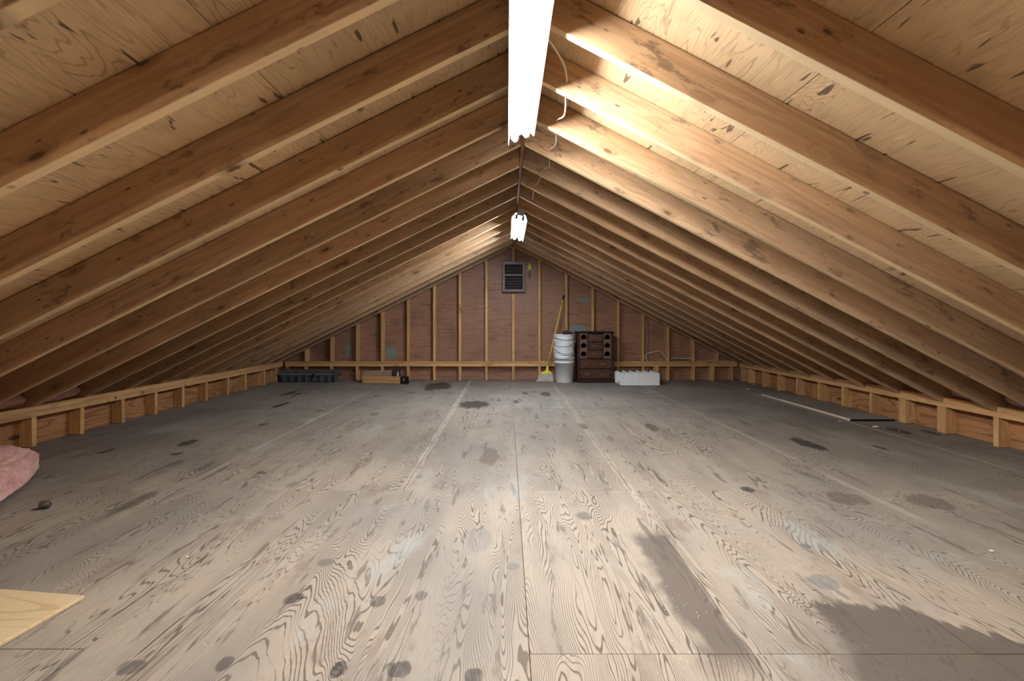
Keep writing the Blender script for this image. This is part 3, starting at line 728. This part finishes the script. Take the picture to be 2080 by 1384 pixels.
# ------------------------------------------------------------------ pink insulation
def batt(name, label, fn, nu, nv, disp, group=None, seed=0):
    bm = bmesh.new(); V = [[None] * nv for _ in range(nu)]
    for i in range(nu):
        for j in range(nv):
            p, nrm = fn(i / (nu - 1), j / nv)
            q = Vector((p.x * 11, p.y * 7, p.z * 20)) + Vector((seed, 0, 0))
            dd = (mnoise.fractal(q, 1.0, 2.0, 5) * disp + mnoise.noise(q * .35) * disp * 1.4)
            V[i][j] = bm.verts.new(p + nrm * dd)
    for i in range(nu - 1):
        for j in range(nv): bm.faces.new((V[i][j], V[i][(j + 1) % nv], V[i + 1][(j + 1) % nv], V[i + 1][j]))
    bm.faces.new(V[0][::-1]); bm.faces.new(V[-1])
    o = link(name, bm_me(name, bm, True), None, mat=M_pink)
    return tag(o, label, 'insulation', group)
def big(u, v):
    # batt running roughly along y with a folded top; u along, v round the section
    a = 2 * PI * v; c, s = math.cos(a), math.sin(a)
    sx = math.copysign(abs(c) ** .45, c); sz = math.copysign(abs(s) ** .55, s)
    y = 1.75 + 1.12 * u
    xr = -2.06 - .66 * u ** 1.1; xl = -3.2
    e = min(1, (1 - u) * 40 + .86)
    hx_ = (xr - xl) / 2 * e; hz = .084 * e * (1 + .12 * math.sin(u * 9))
    return Vector(((xl + xr) / 2 + hx_ * sx, y, .088 + hz * sz * (1 if sz > 0 else .9))), Vector((.6 * c, 0, s if s > 0 else .12 * s))
batt('insulation_batt', 'pink fibreglass insulation batt slumped on the floor by the low wall', big, 110, 130, .030)
bm = None
def eave(X, sg, yc, hw):
    zb = PZ1
    def fn(u, v):
        a = 2 * PI * v; c, s = math.cos(a), math.sin(a)
        y = yc - hw + 2 * hw * u; e = .6 + .4 * math.sin(PI * u) ** .4
        return Vector((X + sg * .085 + .075 * c * e, y, zb + .056 + .046 * s * e)), Vector((c, 0, s))
    return fn
ly = [y for y in YK]
for k, n in ((5, 0), (6, 1), (7, 2), (8, 3), (9, 4)):
    yc = (YK[k + 1] + YK[k + 2]) / 2 + TH / 2
    batt('insulation_tuft', ['largest pink insulation tuft under the bright rafters, nearest the viewer', 'second pink insulation tuft along the bright rafters', 'third pink insulation tuft along the bright rafters', 'fourth pink insulation tuft along the bright rafters', 'farthest small pink insulation tuft under the bright rafters'][n], eave(XR_, 1, yc, .18), 14, 18, .012, 'pink insulation tufts at the eaves', k)
for k, n in ((4, 0), (5, 1), (6, 2)):
    yc = (YK[k + 1] + YK[k + 2]) / 2 + TH / 2
    batt('insulation_tuft', ['pink insulation tuft under the shaded rafters, nearest the viewer', 'second pink insulation tuft under the shaded rafters', 'farthest pale insulation tuft under the shaded rafters'][n], eave(XL_, -1, yc, .185), 14, 18, .015, 'pink insulation tufts at the eaves', k + 20)

# ------------------------------------------------------------------ small things on the floor
c = fl(90, 1034)
cp = empty('bottle_cap', (c.x, c.y, 0), (0, 0, .35)); tag(cp, 'small black cap lying on its side near the pink insulation', 'cap')
bm = bmesh.new(); lathe_bm(bm, [(.018, .0), (.0185, .012), (.0175, .034), (.013, .038), (.001, .038), (.001, .034), (.012, .034), (.0155, .030), (.016, .001)], 20, M=Matrix.Translation((-.016, 0, .0187)) @ Matrix.Rotation(PI / 2, 4, 'Y')); link('shell', bm_me('cap_shell', bm, True), cp, mat=plain('charcoal_plastic', (.05, .05, .05), .35))
link('tongue', prism_me('cap_tongue', [(-.018, .001), (-.05, .0), (-.018, .006)], -.006, .006), cp, mat=M_black)
def chip(px, py, s, lab, seed):
    p = fl(px, py); rr = random.Random(seed); n = 7
    pts = [(math.cos(2 * PI * i / n) * s * rr.uniform(.5, 1.1), math.sin(2 * PI * i / n) * s * .7 * rr.uniform(.5, 1.1)) for i in range(n)]
    me = prism_me('chip', pts, 0, s * .25, 0); me.transform(Matrix.Rotation(PI / 2, 4, 'X')); me.transform(Matrix.Translation((0, 0, s * .25 + .0008)))
    o = link('paint_chip', me, None, (p.x, p.y, 0), mat=M_white); tag(o, lab, 'debris', 'white chips on the floor')
for i, (px, py, s, lab) in enumerate(((1779, 870, .03, 'white chip on the floor in front of the loose plywood strip'), (1705, 858, .018, 'tan sliver beside the pale edge of the loose strip'), (1532, 783, .024, 'white chip against the corner studs'), (1519, 792, .024, 'white chip on the dark floor near the far corner'),
                                         (2015, 1122, .012, 'tiny white chip on the floor by the darkened patch'), (257, 848, .018, 'white chip at the foot of the shaded wall'), (1139, 866, .016, 'thin white sliver on the middle of the floor'), (380, 1134, .010, 'tiny pale chip on the weathered grain'))):
    chip(px, py, s, lab, i)
bm = bmesh.new(); rr = random.Random(3)
for i in range(150):
    if i < 60: p = fl(rr.gauss(1385, 45), rr.uniform(1150, 1370))
    elif i < 100: p = fl(rr.gauss(640, 60), rr.uniform(783, 830))
    else: p = fl(rr.uniform(60, 2040), rr.uniform(800, 1370))
    s = rr.uniform(.0004, .0010) * max(1.0, p.y); a = rr.uniform(0, PI)
    bm_box(bm, (-s, -s * .6, 0), (s, s * .6, s * .8), Matrix.Translation((p.x, p.y, .0005)) @ Matrix.Rotation(a, 4, 'Z'))
cr = link('crumbs', bm_me('crumbs', bm), None, mat=M_foam); tag(cr, 'scattered white crumbs of debris across the grey floor', 'debris', kind='stuff')
